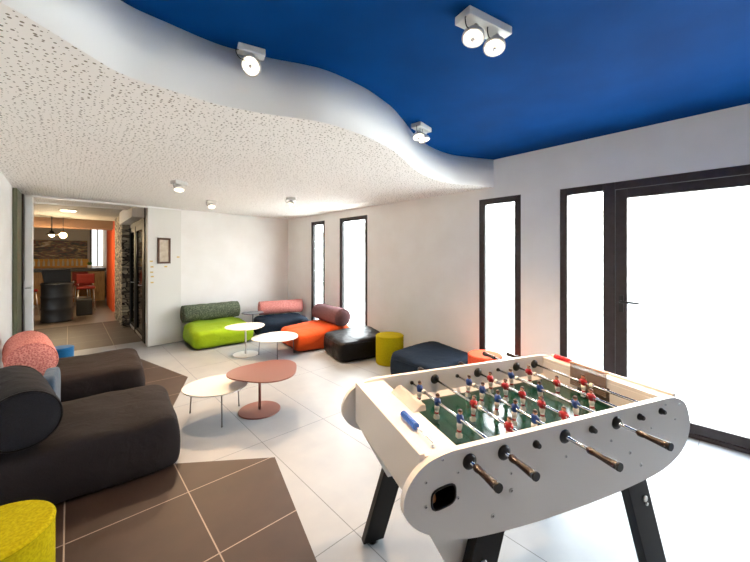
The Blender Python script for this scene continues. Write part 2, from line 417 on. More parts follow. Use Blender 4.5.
def mural():
    m = mat('mural_print', '#5a4a3a', .5)
    tc = N(m, 'ShaderNodeTexCoord'); mp = N(m, 'ShaderNodeMapping'); mp.inputs['Scale'].default_value = (1.4, 1, 4); L(m, tc.outputs['Object'], mp.inputs[0])
    n = N(m, 'ShaderNodeTexNoise', Scale=2.3, Detail=7.0); n.inputs['Distortion'].default_value = 1.5; L(m, mp.outputs[0], n.inputs['Vector'])
    r = N(m, 'ShaderNodeValToRGB'); e = r.color_ramp.elements; e[0].position = .32; e[0].color = rgb('#0f1210'); e[1].position = .72; e[1].color = rgb('#e2d6bc')
    for p, c in ((.42, '#2f3a2c'), (.48, '#7c2f1e'), (.53, '#4f5a48'), (.58, '#a47a3e')):
        q = e.new(p); q.color = rgb(c)
    L(m, n.outputs['Fac'], r.inputs[0]); L(m, r.outputs[0], BS(m).inputs['Base Color']); return m
tag(box_obj('mural', -1.2, .53, 16.955, 16.985, 1.42, 2.11, mural()), 'wide dark abstract mural on the wall behind the bar', 'wall picture')
t = struct(box_obj('window_4', .60, .66, 16.9, 17.0, 1.15, 2.6, M['frame']), 'bright window at the far end of the bar')
box_obj('frame_post', .80, .84, 16.9, 17.0, 1.15, 2.6, M['frame'], t)
box_obj('pane', .66, .98, 16.95, 16.99, 1.15, 2.6, mat('bright_pane', '#ffffff', .5, emit='#ffffff', es=1.1), t)
# grey drum, chairs, boxes
t = thing('barrel_table', 'large grey ribbed metal drum standing in the bar', 'drum', (-.20, 10.95, 0))
bm = bm_new(); prof = [(.285, 0), (.295, .02), (.285, .04)]
for z in (.3, .58): prof += [(.282, z-.03), (.295, z), (.282, z+.03)]
prof += [(.282, .85), (.298, .87), (.295, .885), (.28, .89)]
add_lathe(bm, prof, 40); obj('drum_body', bm, mat('grey_drum_paint', '#34383d', .4), t)
bm = bm_new(); add_lathe(bm, [(.28, .891), (.28, .905)], 40); obj('lid', bm, M['black'], t)
t = thing('display_case', 'black angular box standing on the grey drum', 'box', (-.20, 10.95, .905))
bm = bm_new()
vs = add_box(bm, -.22, .24, -.15, .15, 0, .30)
for v in vs:
    if v.co.z > .1 and v.co.x < 0: v.co.x -= .05
obj('case_body', bm, mat('matte_black', '#0d0d0f', .6), t, bevel=.01)
box_obj('case_lid', -.28, .25, -.16, .16, .30, .315, M['black'], t)
M['redleather'] = fabric('red_leather', '#5e1a13', '#6c2018', 40, .1, .4, 0)
def bar_chair(x, y, rz, lab, z=.60):
    t = thing('bar_stool', lab, 'stool', (x, y, 0), rz)
    bm = bm_new(); add_box(bm, -.2, .2, -.2, .2, z, z+.08); obj('seat', bm, M['redleather'], t, bevel=.03, seg=3)
    bm = bm_new(); add_box(bm, -.2, .2, .17, .21, z+.14, z+.42); obj('backrest', bm, M['redleather'], t, bevel=.018, seg=3)
    for s in (-1, 1):
        bm = bm_new(); add_tube(bm, [(s*.16, .18, z), (s*.16, .2, z+.2)], .012); obj('back_support', bm, M['metal'], t)
    for a in (-1, 1):
        for b in (-1, 1):
            bm = bm_new(); add_tube(bm, [(a*.16, b*.16, z+.01), (a*.2, b*.2, 0)], .012); obj('leg', bm, M['metal'], t)
    bm = bm_new(); add_tube(bm, [(.185, .185, .22), (-.185, .185, .22), (-.185, -.185, .22), (.185, -.185, .22)], .008, closed=True); obj('footrest', bm, M['metal'], t)
bar_chair(.36, 12.6, 0, 'red leather stool to the right of the grey drum')
bar_chair(-.85, 12.4, R(30), 'red leather stool half hidden by the doorway, left of the drum')
bar_chair(.30, 14.2, R(8), 'red leather stool pulled up to the bar front')
tag(box_obj('storage_box', .14, .46, 11.45, 11.8, 0, .42, mat('black_box', '#101012', .6), bevel=.02), 'low black box on the floor right of the drum', 'box')
t = thing('potted_plant', 'small green plant in a white pot on the bar counter', 'plant', (.52, 14.98, 1.12))
bm = bm_new(); add_lathe(bm, [(.045, 0), (.06, .1), (.055, .1)], 16); obj('pot', bm, M['white'], t)
bm = bm_new()
for k in range(14):
    a = k*2.4; r_ = .05+.03*(k % 3); p0 = Vector((0, 0, .09)); p1 = Vector((math.cos(a)*r_, math.sin(a)*r_, .17+.02*(k % 4)))
    add_tube(bm, [p0, (p0+p1)/2+Vector((0, 0, .02)), p1], [.004, .014, .003], 6)
obj('foliage', bm, mat('leaf', '#3f7a2a', .5), t)
# pendants
def pendant(x, y, z, shade, lab):
    t = thing('pendant_lamp', lab, 'pendant lamp', (x, y, z))
    top = 2.45 - z
    bm = bm_new(); add_tube(bm, [(0, 0, .09), (0, 0, top)], .008 if not shade else .012, 8); obj('cord', bm, M['black'], t)
    if shade:
        bm = bm_new(); add_lathe(bm, [(.11, 0), (.10, .012), (.05, .05), (.03, .09)], 28); obj('lamp_shade', bm, M['black'], t)
    else:
        bm = bm_new(); add_lathe(bm, [(.025, .05), (.03, .09)], 16); obj('socket', bm, mat('brass', '#b98a3c', .3, 1), t)
    bm = bm_new(); bmesh.ops.create_uvsphere(bm, u_segments=16, v_segments=10, radius=.05 if shade else .07)
    o = obj('bulb', bm, mat('bulb_glow', '#ffe2a8', .5, emit='#ffd79a', es=6), t, smooth=True); o.location = (0, 0, 0)
    l = bpy.data.lights.new('pendant_light', 'POINT'); l.energy = 45; l.color = (1, .75, .45); l.shadow_soft_size = .07
    lo = bpy.data.objects.new('pendant_light', l); C.objects.link(lo); lo.parent = t; lo.location = (0, 0, -.12)
pendant(-.295, 10.95, 2.03, True, 'pendant lamp with flat dark shade over the bar')
pendant(-.10, 11.05, 2.03, False, 'bare globe pendant lamp over the bar')
t = thing('recessed_downlight', 'round recessed light in the hallway ceiling', 'ceiling light', (.0, 9.2, 2.45))
bm = bm_new(); add_lathe(bm, [(.13, -.012), (.14, 0)], 30); obj('trim_ring', bm, M['white'], t)
bm = bm_new(); add_lathe(bm, [(.11, -.016), (.11, -.0125)], 30); obj('diffuser', bm, mat('diffuser', '#fff0da', .5, emit='#ffe6c4', es=8), t)
l = bpy.data.lights.new('downlight', 'SPOT'); l.energy = 14; l.color = (1, .85, .65); l.spot_size = R(130); l.spot_blend = .6; l.shadow_soft_size = .1
lo = bpy.data.objects.new('downlight', l); C.objects.link(lo); lo.parent = t; lo.location = (0, 0, -.03)

# ---------------------------------------------------------------- outside
struct(box_obj('ground', 4.2, 16, -10, 16, -.2, -.03, mat('patio', '#d9d9d6', .9)), 'pale patio outside')
struct(box_obj('wall_outside', 10.5, 10.8, -12, 16, -.03, 2.6, mat('outside_render', '#e8e8e6', .9)), 'sunlit white building across the patio')
bm = bm_new(); add_prism(bm, [(-.4, 0), (.0, 0), (1.6, .7), (1.6, .8), (-.45, .08)], -12, 16)
struct(obj('roof_outside', bm, mat('pale_tile', '#d9cfc6', .9), loc=(10.5, 0, 2.6), rot=(R(90), 0, 0)), 'low tiled roof across the patio')
bpy.data.objects['roof_outside'].location = (10.5, 4, 2.6)

# portals help the renderer find the daylight through the real openings
for a, b, z0, z1 in openings:
    l = bpy.data.lights.new('window_portal', 'AREA'); l.shape = 'RECTANGLE'; l.size = z1-z0-.1; l.size_y = b-a-.1
    l.cycles.is_portal = True
    lo = bpy.data.objects.new('window_portal', l); C.objects.link(lo)
    ym = (a+b)/2; ang = R(1.123)
    lo.location = (3.885 + .12*math.cos(ang) - ym*math.sin(ang), .12*math.sin(ang) + ym*math.cos(ang), (z0+z1)/2)
    lo.rotation_euler = (0, R(90), ang)

# ---------------------------------------------------------------- ceiling spotlights
M['lens'] = mat('lamp_lens', '#fff6e6', .2, emit='#fff0d2', es=2.2)
_tc = N(M['lens'], 'ShaderNodeTexCoord'); _v = N(M['lens'], 'ShaderNodeTexVoronoi', Scale=75.0); L(M['lens'], _tc.outputs['Object'], _v.inputs['Vector'])
_r = N(M['lens'], 'ShaderNodeValToRGB'); _r.color_ramp.elements[0].color = (1, .88, .70, 1); _r.color_ramp.elements[0].position = .3; _r.color_ramp.elements[1].color = (.28, .23, .17, 1); _r.color_ramp.elements[1].position = .8
L(M['lens'], _v.outputs['Distance'], _r.inputs[0]); L(M['lens'], _r.outputs[0], BS(M['lens']).inputs['Emission Color'])
M['lampwhite'] = mat('lamp_body_white', '#dcdad6', .35)
def spot_head(t, x, y, tiltv, r=.055, drop=.075, energy=1.0, aim=None):
    d = Vector(tiltv).normalized(); q = d.to_track_quat('-Z', 'Y')
    c = Vector((x, y, -drop))
    bm = bm_new(); add_lathe(bm, [(r*.45, .05), (r*.6, .035), (r*.95, .012), (r, .0), (r, -.008), (r*.88, -.008)], 32)
    h = obj('lamp_head', bm, M['lampwhite'], t); h.location = c; h.rotation_mode = 'QUATERNION'; h.rotation_quaternion = q
    bm = bm_new(); add_lathe(bm, [(r*.86, -.004), (r*.84, -.0095)], 32); e = obj('lens', bm, M['lens'], h)
    bm = bm_new(); add_lathe(bm, [(r*.2, -.011), (r*.2, -.02), (r*.12, -.024)], 16); obj('bulb_cap', bm, M['chrome'], h)
    bm = bm_new(); add_tube(bm, [(x, y, -.03), (x+.01, y-.02, -drop*.5), c + q @ Vector((0, 0, .04))], .006, 8); obj('swivel_arm', bm, M['metal'], t)
    bm = bm_new(); pts = spline([(x-.05, y-.01, -.03), (x-.085, y-.03, -.05), (x-.06, y-.02, -.085), tuple(c + q @ Vector((-.01, 0, .045)))], 5)
    add_tube(bm, pts, .0028, 6); obj('cable', bm, M['black'], t)
    l = bpy.data.lights.new('spot_light', 'SPOT'); l.energy = LAMP_W*energy; l.color = (1, .66, .38); l.spot_size = R(105); l.spot_blend = .8; l.shadow_soft_size = .04
    lo = bpy.data.objects.new('spot_light', l); C.objects.link(lo); lo.parent = t
    dd = Vector(aim if aim else (tiltv[0]*.25, tiltv[1]*.5, -1)).normalized(); lo.location = c + d*.035; lo.rotation_mode = 'QUATERNION'; lo.rotation_quaternion = dd.to_track_quat('-Z', 'Y')
def spot(x, y, z, rz, n, lab, tilts, L_=.16, W_=.10, r=.055, drop=.075, e=1.0):
    t = thing('ceiling_spotlight', lab, 'ceiling lamp', (x, y, z), rz)
    bm = bm_new(); add_box(bm, -L_/2, L_/2, -W_/2, W_/2, -.04, 0); obj('mounting_box', bm, M['lampwhite'], t, bevel=.004)
    if n == 1: spot_head(t, 0, 0, tilts[0], r, drop, e)
    else:
        for s, tv in zip((-1, 1), tilts): spot_head(t, s*L_*.25, 0, tv, r, drop, e)
    return t
spot(1.545, .89, 2.705, R(-12), 2, 'double spotlight fitting in the middle of the blue ceiling', [(-.35, -.15, -1), (-.3, -.2, -1)], L_=.30, drop=.10)
spot(.765, 1.885, 2.705, R(-14), 1, 'single spotlight against the white wave edge, above the left of the room', [(-.5, -.75, -.75)], L_=.145, W_=.06, r=.056, drop=.10)
spot(2.36, 1.98, 2.705, R(10), 2, 'double spotlight on blue ceiling beside the wave edge, farther off', [(-.25, -.3, -1), (.1, -.3, -1)], L_=.20, r=.052, drop=.11)
spot(.92, 4.30, 2.37, R(20), 1, 'small spotlight on the white ceiling, leftmost of the far three', [(-.2, -.3, -1)], L_=.14, drop=.09, e=1.3)
spot(1.60, 5.45, 2.37, R(0), 1, 'small spotlight on the white ceiling, middle and farthest of the three', [(-.1, -.6, -1)], L_=.12, drop=.09, e=2.2)
spot(2.36, 4.40, 2.37, R(-10), 1, 'small spotlight on the white ceiling, rightmost of the far three', [(-.3, -.2, -1)], L_=.12, W_=.08, r=.045, drop=.09, e=1.6)
spot(.4, -.9, 2.705, 0, 2, 'added unseen double spotlight on the blue ceiling behind the viewer', [(-.1, .1, -1), (.3, .1, -1)], L_=.30, drop=.10, e=.15)  # added lamp out of view, brightens the room from behind

# ---------------------------------------------------------------- soft seats
def cushion_mesh(sx, sy, sz, e=.28, n=22, seed=0, lump=.012, slope=0, sag=0, skewtop=0, slope_y=0):
    """boxy beanbag block: rounded box, flat at the bottom, slightly bulging and wrinkled"""
    bm = bm_new(); V = {}
    def sgn(a, p): return math.copysign(abs(a)**p, a)
    def mp(u, v, w):
        p = Vector((u, v, w)); k = (abs(u)**(2/e)+abs(v)**(2/e)+abs(w)**(2/e))**(e/2)
        return p/k if k else p
    def vert(u, v, w):
        key = (round(u, 5), round(v, 5), round(w, 5))
        if key in V: return V[key]
        q = mp(u, v, w)
        zz = (q.z+1)/2
        bul = 1 + .05*math.sin(PI*min(max(zz, 0), 1))
        x, y = q.x*sx/2*bul*(1-skewtop*zz), q.y*sy/2*bul*(1-skewtop*zz); z = zz*sz
        z += slope*(q.x)*zz*sz + slope_y*q.y*zz*sz - sag*zz*math.cos(q.x*1.4)*math.cos(q.y*1.4)
        nz = noise.noise_vector(Vector((x*4.5+seed*7.1, y*4.5, z*5)))
        n2 = noise.noise_vector(Vector((x*13+seed*3.3, y*13, z*13)))
        f = 0 if zz < .02 else 1
        x += nz.x*lump+n2.x*lump*.3; y += nz.y*lump+n2.y*lump*.3; z += (nz.z*lump+n2.z*lump*.4)*f
        z = max(z, 0)
        V[key] = bm.verts.new((x, y, z)); return V[key]
    g = [-1+2*i/n for i in range(n+1)]
    for ax in range(3):
        for s in (-1, 1):
            for i in range(n):
                for j in range(n):
                    q = []
                    for a, b in ((g[i], g[j]), (g[i+1], g[j]), (g[i+1], g[j+1]), (g[i], g[j+1])):
                        c = [0, 0, 0]; c[ax] = s; c[(ax+1) % 3] = a; c[(ax+2) % 3] = b; q.append(vert(*c))
                    try: f = bm.faces.new(q if s > 0 else q[::-1]); f.smooth = True
                    except ValueError: pass
    return bm
def seam_loop(sx, sy, sz, e, zf, off=.0):
    pts = []
    for k in range(64):
        a = 2*PI*k/64; u, v = math.cos(a), math.sin(a)
        k_ = (abs(u)**(2/e)+abs(v)**(2/e))**(e/2); pts.append((u/k_*(sx/2+off), v/k_*(sy/2+off), zf*sz))
    return pts
def bolster(name, r, ln, m, mend, parent=None, loc=(0, 0, 0), rot=(0, 0, 0)):
    """cylinder along local y, with rounded ends and a piped seam"""
    bm = bm_new(); prof = [(.001, -ln/2-.012), (r*.5, -ln/2-.010), (r*.86, -ln/2), (r*.97, -ln/2+.018), (r, -ln/2+.05)]
    n = 14
    for i in range(1, n): prof.append((r*(1+.015*math.sin(i*2.1)), -ln/2+.05+(ln-.1)*i/n))
    prof += [(r, ln/2-.05), (r*.97, ln/2-.018), (r*.86, ln/2), (r*.5, ln/2+.010), (.001, ln/2+.012)]
    add_lathe(bm, prof, 40, axis='y')
    for v in bm.verts:
        d = noise.noise_vector(v.co*7+Vector((ln*9, r*30, 0))); v.co += d*.006
        if v.co.z < 0: v.co.z *= .94
    o = obj(name, bm, m, parent); o.location = loc; o.rotation_euler = rot
    for s in (-1, 1):
        bm = bm_new(); pts = [(r*.955*math.cos(2*PI*k/40), s*(ln/2-.012), r*.955*math.sin(2*PI*k/40)*(1 if math.sin(2*PI*k/40) > 0 else .94)) for k in range(40)]
        add_tube(bm, pts, .006, 6, closed=True); obj('end_piping', bm, mend, o)
    return o
def lounge(lab, x, y, rz, sx, sy, sz, fab, bol, bolend, bloc, br, bl, brz, seed, e=.25, lump=.012, slope=0, slope_y=0, sag=.0, skew=.03):
    """lounge seat with a loose bolster backrest fixed to it"""
    t = thing('lounge_seat', lab, 'lounge seat', (x, y, 0), rz)
    bm = cushion_mesh(sx, sy, sz, e=e, seed=seed, lump=lump, slope=slope, slope_y=slope_y, sag=sag, skewtop=skew); obj('seat_cushion', bm, fab, t)
    bolster('bolster', br, bl, bol, bolend, t, bloc, (0, 0, brz))
    return t

F_dark = fabric('charcoal_weave', '#151214', '#221c1e', 300, .3, .8, .0, .25)
F_dark2 = fabric('charcoal_brown_weave', '#171314', '#271e1e', 300, .3, .8, .0, .3)
F_navy = fabric('navy_cloth', '#101c2a', '#172738', 250, .25, .85, 0)
F_green = fabric('lime_cloth', '#7c9a0a', '#8aaa10', 250, .25, .8, .05)
F_orange = fabric('orange_cloth', '#c64412', '#d45218', 250, .25, .8, .05)
F_black = fabric('black_leatherette', '#0f0c0d', '#171313', 120, .1, .45, 0)
F_yel = vary(mat('yellow_felt', '#a2960a', .95, spec=.1), '#948808', '#aea20e', 90, .5, dist=.003)
F_coral = vary(mat('coral_felt', '#e8593a', .95, spec=.15), '#de4f32', '#f06a4a', 90, .5, dist=.003)
F_teal = fabric('teal_cloth', '#0d5c92', '#146ca4', 250, .2, .8, .2)
F_steelblue = fabric('slate_blue_cloth', '#34475a', '#40556a', 250, .2, .8, .2)
K_pink = knit('pink_knit', '#b9665f', '#dc958c', 75)
K_green = knit('grey_green_knit', '#20281f', '#78806a', 62)
K_mauve = knit('mauve_knit', '#4c3336', '#846266', 80)
K_char = fabric('charcoal_bolster', '#15151a', '#222227', 260, .3, .8, .0)

lounge('charcoal lounge seat with black bolster, nearest the viewer on the left', .115, 3.26, R(-4), 1.04, .92, .37, F_dark, K_char, F_black,
       (-.365, -.09, .565), .178, .76, R(13), 1, e=.18)
lounge('dark brown charcoal lounge seat with pink knit bolster, second along the left wall', .15, 4.80, R(-3), .94, 1.0, .38, F_dark2, K_pink, K_pink,
       (-.425, -.14, .575), .176, .78, R(9), 2, e=.18)
t = lounge('lime green lounge seat with grey green knit bolster by the back wall', 1.98, 6.33, R(0), .98, .86, .35, F_green, K_green, K_green,
       (-.02, .36, .50), .155, .97, R(90), 3, e=.34, lump=.02, slope_y=.12, sag=.01)
lounge('navy lounge seat with pink bolster in the back corner of the room', 3.13, 6.25, R(-12), .95, .80, .33, F_navy, K_pink, K_pink,
       (.08, .30, .47), .14, .88, R(90), 4, e=.3, lump=.018)
lounge('bright orange lounge seat with mauve knit bolster under the windows', 3.20, 5.09, R(-6), 1.0, .86, .33, F_orange, K_mauve, K_mauve,
       (.30, .0, .48), .155, .90, R(0), 5, e=.28, lump=.016, slope=.1)
def ottoman(lab, x, y, rz, sx, sy, sz, m, seed, e=.22, lump=.01, slope=0, slope_y=0):
    t = thing('ottoman', lab, 'ottoman', (x, y, 0), rz)
    obj('cushion_body', cushion_mesh(sx, sy, sz, e=e, seed=seed, lump=lump, slope=slope, slope_y=slope_y, skewtop=.02), m, t)
    bm = bm_new(); add_tube(bm, seam_loop(sx*1.02, sy*1.02, sz, e, .80), .004, 6, closed=True); obj('seam_piping', bm, m, t)
    return t
ottoman('black block ottoman between the orange lounge seat and a yellow pouf', 3.32, 4.13, R(-14), .80, .72, .33, F_black, 6, e=.24, lump=.016, slope=.06, slope_y=.08)
ottoman('navy block ottoman behind the football table', 3.36, 2.64, R(-2), .82, .70, .33, F_navy, 7, e=.18, slope=.04, slope_y=.10)
def pouf(lab, x, y, r, h, m):
    t = thing('pouf', lab, 'pouf', (x, y, 0))
    bm = bm_new(); add_lathe(bm, [(r*.97, 0), (r, .012), (r, h-.02), (r*.99, h-.008), (r*.95, h)], 56); obj('pouf_body', bm, m, t)
    bm = bm_new(); add_tube(bm, [(r*.995*math.cos(2*PI*k/56), r*.995*math.sin(2*PI*k/56), h-.012) for k in range(56)], .004, 6, closed=True); obj('top_piping', bm, m, t)
    return t
pouf('round yellow felt pouf in the near left corner of the view', -.243, 2.04, .2, .42, F_yel)
pouf('round yellow pouf against the wall between black and navy ottomans', 3.42, 3.46, .20, .40, F_yel)
pouf('round coral pouf under the narrow window behind the football table', 3.56, 2.04, .19, .40, F_coral)
pouf('small bright blue pouf behind the pink bolster', -.06, 5.62, .11, .42, F_teal)
tag(obj('back_cushion', cushion_mesh(.10, .42, .54, e=.3, seed=9, lump=.004), F_steelblue, loc=(-.115, 4.0, 0), rot=(0, 0, R(-4))), 'slate blue upright cushion squeezed behind the black bolster', 'cushion')

# ---------------------------------------------------------------- coffee tables
def pebble(rx, ry, k3, ph, n=72, k2=0):
    return [((1+k3*math.cos(3*(a-ph))+k2*math.cos(a-ph))*rx*math.cos(a), (1+k3*math.cos(3*(a-ph))+k2*math.cos(a-ph))*ry*math.sin(a)) for a in [2*PI*i/n for i in range(n)]]
def ctable(lab, x, y, h, outline, m, legs=None, base_r=None, leg_m=None, rz=0, px=0, py=0):
    t = thing('coffee_table', lab, 'coffee table', (x, y, 0), rz)
    bm = bm_new(); add_prism(bm, outline, h-.012, h); obj('table_top', bm, m, t, bevel=.003)
    if legs:
        for lx, ly in legs:
            bm = bm_new(); add_tube(bm, [(lx*.93, ly*.93, h-.012), (lx, ly, .004)], .006, 10); add_lathe(bm, [(.009, 0), (.009, .008)], 12, center=(lx, ly, 0)); obj('leg', bm, leg_m, t)
    else:
        bm = bm_new(); add_tube(bm, [(px, py, .01), (px, py, h-.012)], .013, 16); obj('pedestal_pole', bm, m, t)
        bm = bm_new(); add_lathe(bm, [(base_r, 0), (base_r, .006), (base_r-.006, .011)], 56, center=(px, py, 0)); obj('base_plate', bm, m, t)
    return t
M['tabwhite'] = mat('table_white', '#d9d6d3', .4); M['terra'] = mat('terracotta_lacquer', '#76443a', .38); M['anth'] = mat('anthracite', '#55555c', .4)
M['rodgrey'] = mat('grey_steel_leg', '#6a6a6e', .35, .6)
ctable('white round coffee table on three thin legs, nearest the viewer', 1.06, 3.43, .295, pebble(.295, .28, .03, .6), M['tabwhite'], legs=[(-.184, .22), (-.044, -.27), (.227, .056)], leg_m=M['rodgrey'])
ctable('terracotta pebble-shaped coffee table on a round pedestal base', 1.45, 3.22, .395, pebble(.335, .32, .09, R(150)), M['terra'], base_r=.2, px=-.045, py=.035)
ctable('white coffee table on a pedestal in front of the green lounge seat', 2.04, 5.25, .44, pebble(.29, .28, .05, .4), M['tabwhite'], base_r=.19)
ctable('white coffee table on three thin legs in front of the orange lounge seat', 2.35, 4.85, .30, pebble(.345, .33, .04, R(40)), M['tabwhite'], legs=[(-.17, .24), (-.09, -.23), (.29, -.03)], leg_m=M['rodgrey'])
ctable('dark grey side table between the green and navy lounge seats', 2.585, 6.30, .46, pebble(.20, .185, .05, .2), M['anth'], base_r=.065)

# ---------------------------------------------------------------- football table
FT = thing('football_table', 'white table football game with black legs and four wooden handles towards the viewer', 'football table', (.9207, .6394, 0), R(-21))
M['lam'] = mat('white_laminate', '#dcd9d6', .35, coat=.2)
M['field'] = vary(mat('green_field', '#063328', .16, spec=.6), '#052c24', '#083a2e', 6)
M['handle'] = vary(mat('dark_turned_wood', '#20120b', .25), '#150b07', '#301b10', 30, stretch=(1, .2, 1))
M['fred'] = mat('figure_red', '#a0141e', .35); M['fblue'] = mat('figure_blue', '#173a80', .35); M['fwhite'] = mat('figure_white', '#e3dcd6', .4); M['fskin'] = mat('figure_dark_hair', '#3a2522', .5); M['fskin2'] = mat('figure_skin', '#c98d74', .5)
def outline_pts():
    left = [(-.0, .9), (-.05, .893), (-.09, .882), (-.125, .862), (-.154, .832), (-.171, .80), (-.178, .765), (-.173, .735), (-.154, .705), (-.125, .677), (-.09, .655), (-.045, .632), (.0, .614), (.098, .592), (.313, .572), (.55, .565)]
    right = [(.75, .566), (.9, .572), (1.03, .583), (1.12, .60), (1.2, .632), (1.25, .672), (1.278, .72), (1.284, .765), (1.275, .81), (1.255, .85), (1.22, .878), (1.17, .895), (1.11, .90)]
    return left+right
def panel(name, w0, w1, hole=None):
    bm = bm_new(); pts = spline([(a, b, 0) for a, b in outline_pts()], 3)
    pts = [(a, b) for a, b, _ in pts]
    loops = [pts]
    if hole: loops.append(hole)
    fr = []; 
    def ring(w):
        out = []
        for lp in loops:
            vs = [bm.verts.new((a, w, b)) for a, b in lp]
            es = [bm.edges.new((vs[i], vs[(i+1) % len(vs)])) for i in range(len(vs))]
            out.append((vs, es))
        bmesh.ops.triangle_fill(bm, edges=[e for _, es in out for e in es], use_beauty=True)
        return out
    A = ring(w0); B = ring(w1)
    for (va, _), (vb, _) in zip(A, B):
        n = len(va)
        for i in range(n):
            bm.faces.new((va[i], va[(i+1) % n], vb[(i+1) % n], vb[i]))
    return obj(name, bm, M['lam'], FT, bevel=0)
hole = []
hc = (-.037, .762)
for k in range(28):
    a = 2*PI*k/28; u, v = math.cos(a), math.sin(a); e = .55; kk = (abs(u)**(2/e)+abs(v)**(2/e))**(e/2)
    X, Z = u/kk*.044, v/kk*.030
    hole.append((hc[0]+X, hc[1]+Z*1.08 + X*.12))
panel('side_panel', 0, .024, hole)
panel('side_panel', .69, .714)
W0, W1 = .024, .69
# end boards with decks
for nm, a, b, s in (('left', -.11, .042, 1), ('right', 1.140, 1.225, -1)):
    bm = bm_new()
    if s == 1: add_box(bm, a, a+.02, W0, W1, .70, .898); add_box(bm, a+.02, b, W0, W1, .868, .888); add_box(bm, b-.018, b, W0, W1, .765, .868)
    else: add_box(bm, b-.02, b, W0, W1, .70, .898); add_box(bm, a, b-.02, W0, W1, .868, .888); add_box(bm, a, a+.018, W0, W1, .765, .868)
    obj('end_deck', bm, M['lam'], FT, bevel=.003)
bm = bm_new()
for pr in ([(-.11, .70), (-.005, .585), (-.005, .60), (-.095, .70)], [(1.225, .70), (1.12, .585), (1.12, .60), (1.21, .70)]):
    vs = [[bm.verts.new((p[0], w, p[1])) for p in pr] for w in (W0, W1)]
    bm.faces.new(vs[0]); bm.faces.new(vs[1][::-1])
    for k in range(4): bm.faces.new((vs[0][k], vs[0][(k+1) % 4], vs[1][(k+1) % 4], vs[1][k]))
obj('sloping_apron', bm, M['lam'], FT)
box_obj('bottom_board', -.005, 1.12, W0, W1, .585, .60, M['lam'], FT)
# playfield with line markings
bm = bm_new(); add_box(bm, .045, 1.138, W0, W1, .755, .765); fl = obj('playfield', bm, M['field'], FT)
bm = bm_new()
for w in (W0+.001, W1-.031):
    vs = [bm.verts.new(p) for p in [(.045, w, .765), (1.138, w, .765), (1.138, w+.03, .765), (.045, w+.03, .765)]]
    k = 0 if w < .1 else 2
    for i in ((0, 1) if w < .1 else (2, 3)): vs[i].co.z = .785
    bm.faces.new(vs)
obj('edge_ramp', bm, M['lam'], FT)
# goal mouths: flat plates, recess shade painted on as dark brown
for a, b, x in ((.024, .0415, .0425), (1.141, 1.16, 1.1385)):
    box_obj('goal_mouth', min(x, x+.0015), max(x, x+.0015), .27, .45, .767, .84, mat('goal_shade', '#4a3a30', .6), FT)
# clear goal covers standing on the decks
def clear():
    m = bpy.data.materials.new('clear_acrylic'); m.use_nodes = True; nt = m.node_tree; b = BS(m)
    b.inputs['Base Color'].default_value = rgb('#d9cfc8'); b.inputs['Alpha'].default_value = .5; b.inputs['Roughness'].default_value = .15
    return m
CL = clear()
bm = bm_new()
pr = [(.022, .886), (.035, .886), (.070, .930), (.095, .900), (.100, .905), (.072, .938), (.062, .936)]
vs = [[bm.verts.new((p[0], w, p[1])) for p in [(.012, .889), (.050, .918), (.070, .916), (.074, .889)]] for w in (.30, .53)]
bm.faces.new(vs[0]); bm.faces.new(vs[1][::-1])
for k in range(4): bm.faces.new((vs[0][k], vs[0][(k+1) % 4], vs[1][(k+1) % 4], vs[1][k]))
c = obj('goal_cover', bm, CL, FT, bevel=.004); c['label'] = 'clear plastic cover over the left goal'
bm = bm_new(); add_box(bm, 1.128, 1.134, .28, .49, .79, .915)
m = mat('smoked_acrylic', '#8b7a70', .2); BS(m).inputs['Alpha'].default_value = .6
c = obj('goal_cover', bm, m, FT, bevel=.002); c['label'] = 'smoky plastic cover over the right goal'
box_obj('cover_rim', 1.126, 1.150, .28, .49, .915, .922, mat('orange_edge', '#c79a80', .5), FT)
# score counters
def counter(x, w0, w1, wb0, wb1, col, nb):
    bm = bm_new(); add_tube(bm, [(x, w0, .888), (x, w0, .903), (x, w1, .903), (x, w1, .888)], .002, 8)
    add_lathe(bm, [(.008, 0), (.008, .004)], 12, center=(x, w0, .888)); add_lathe(bm, [(.008, 0), (.008, .004)], 12, center=(x, w1, .888))
    s = obj('score_rail', bm, M['chrome'], FT)
    for k in range(nb):
        a = wb0+(wb1-wb0)*k/nb; d = (wb1-wb0)/nb
        bm = bm_new(); add_lathe(bm, [(.011, .001), (.0135, .003), (.0135, d-.002), (.011, d-.0005)], 16, center=(x, a, .903), axis='y'); obj('score_bead', bm, col, s)
counter(-.040, .06, .292, .175, .288, mat('blue_beads', '#1f62c4', .3), 10)
counter(1.185, .40, .645, .525, .64, mat('red_beads', '#c8202c', .3), 10)
# the ball return tray and ball
box_obj('ball_tray', -.088, .03, W0+.006, .16, .695, .707, M['black'], FT)
bm = bm_new(); add_box(bm, -.089, -.086, W0+.001, .16, .712, .80); add_box(bm, .03, .033, W0+.006, .16, .70, .80); add_box(bm, -.089, .033, .157, .16, .70, .80); add_box(bm, -.089, .033, W0+.001, .16, .80, .803)
obj('tray_lining', bm, M['black'], FT)
bm = bm_new(); pts = [(a, -.002, b) for a, b in hole]; add_tube(bm, pts, .0035, 6, closed=True)
ins = [[bm.verts.new((hc[0]+(a-hc[0])*.97, w, hc[1]+(b-hc[1])*.97)) for a, b in hole] for w in (-.003, .026)]
for k in range(len(hole)): bm.faces.new((ins[0][k], ins[0][(k+1) % len(hole)], ins[1][(k+1) % len(hole)], ins[1][k]))
obj('hole_rim', bm, M['black'], FT)
cs, sn = math.cos(R(-21)), math.sin(R(-21))
def tw(s, w, z): return (.9207+s*cs-w*sn, .6394+s*sn+w*cs, z)
bm = bm_new(); bmesh.ops.create_uvsphere(bm, u_segments=20, v_segments=14, radius=.0175)
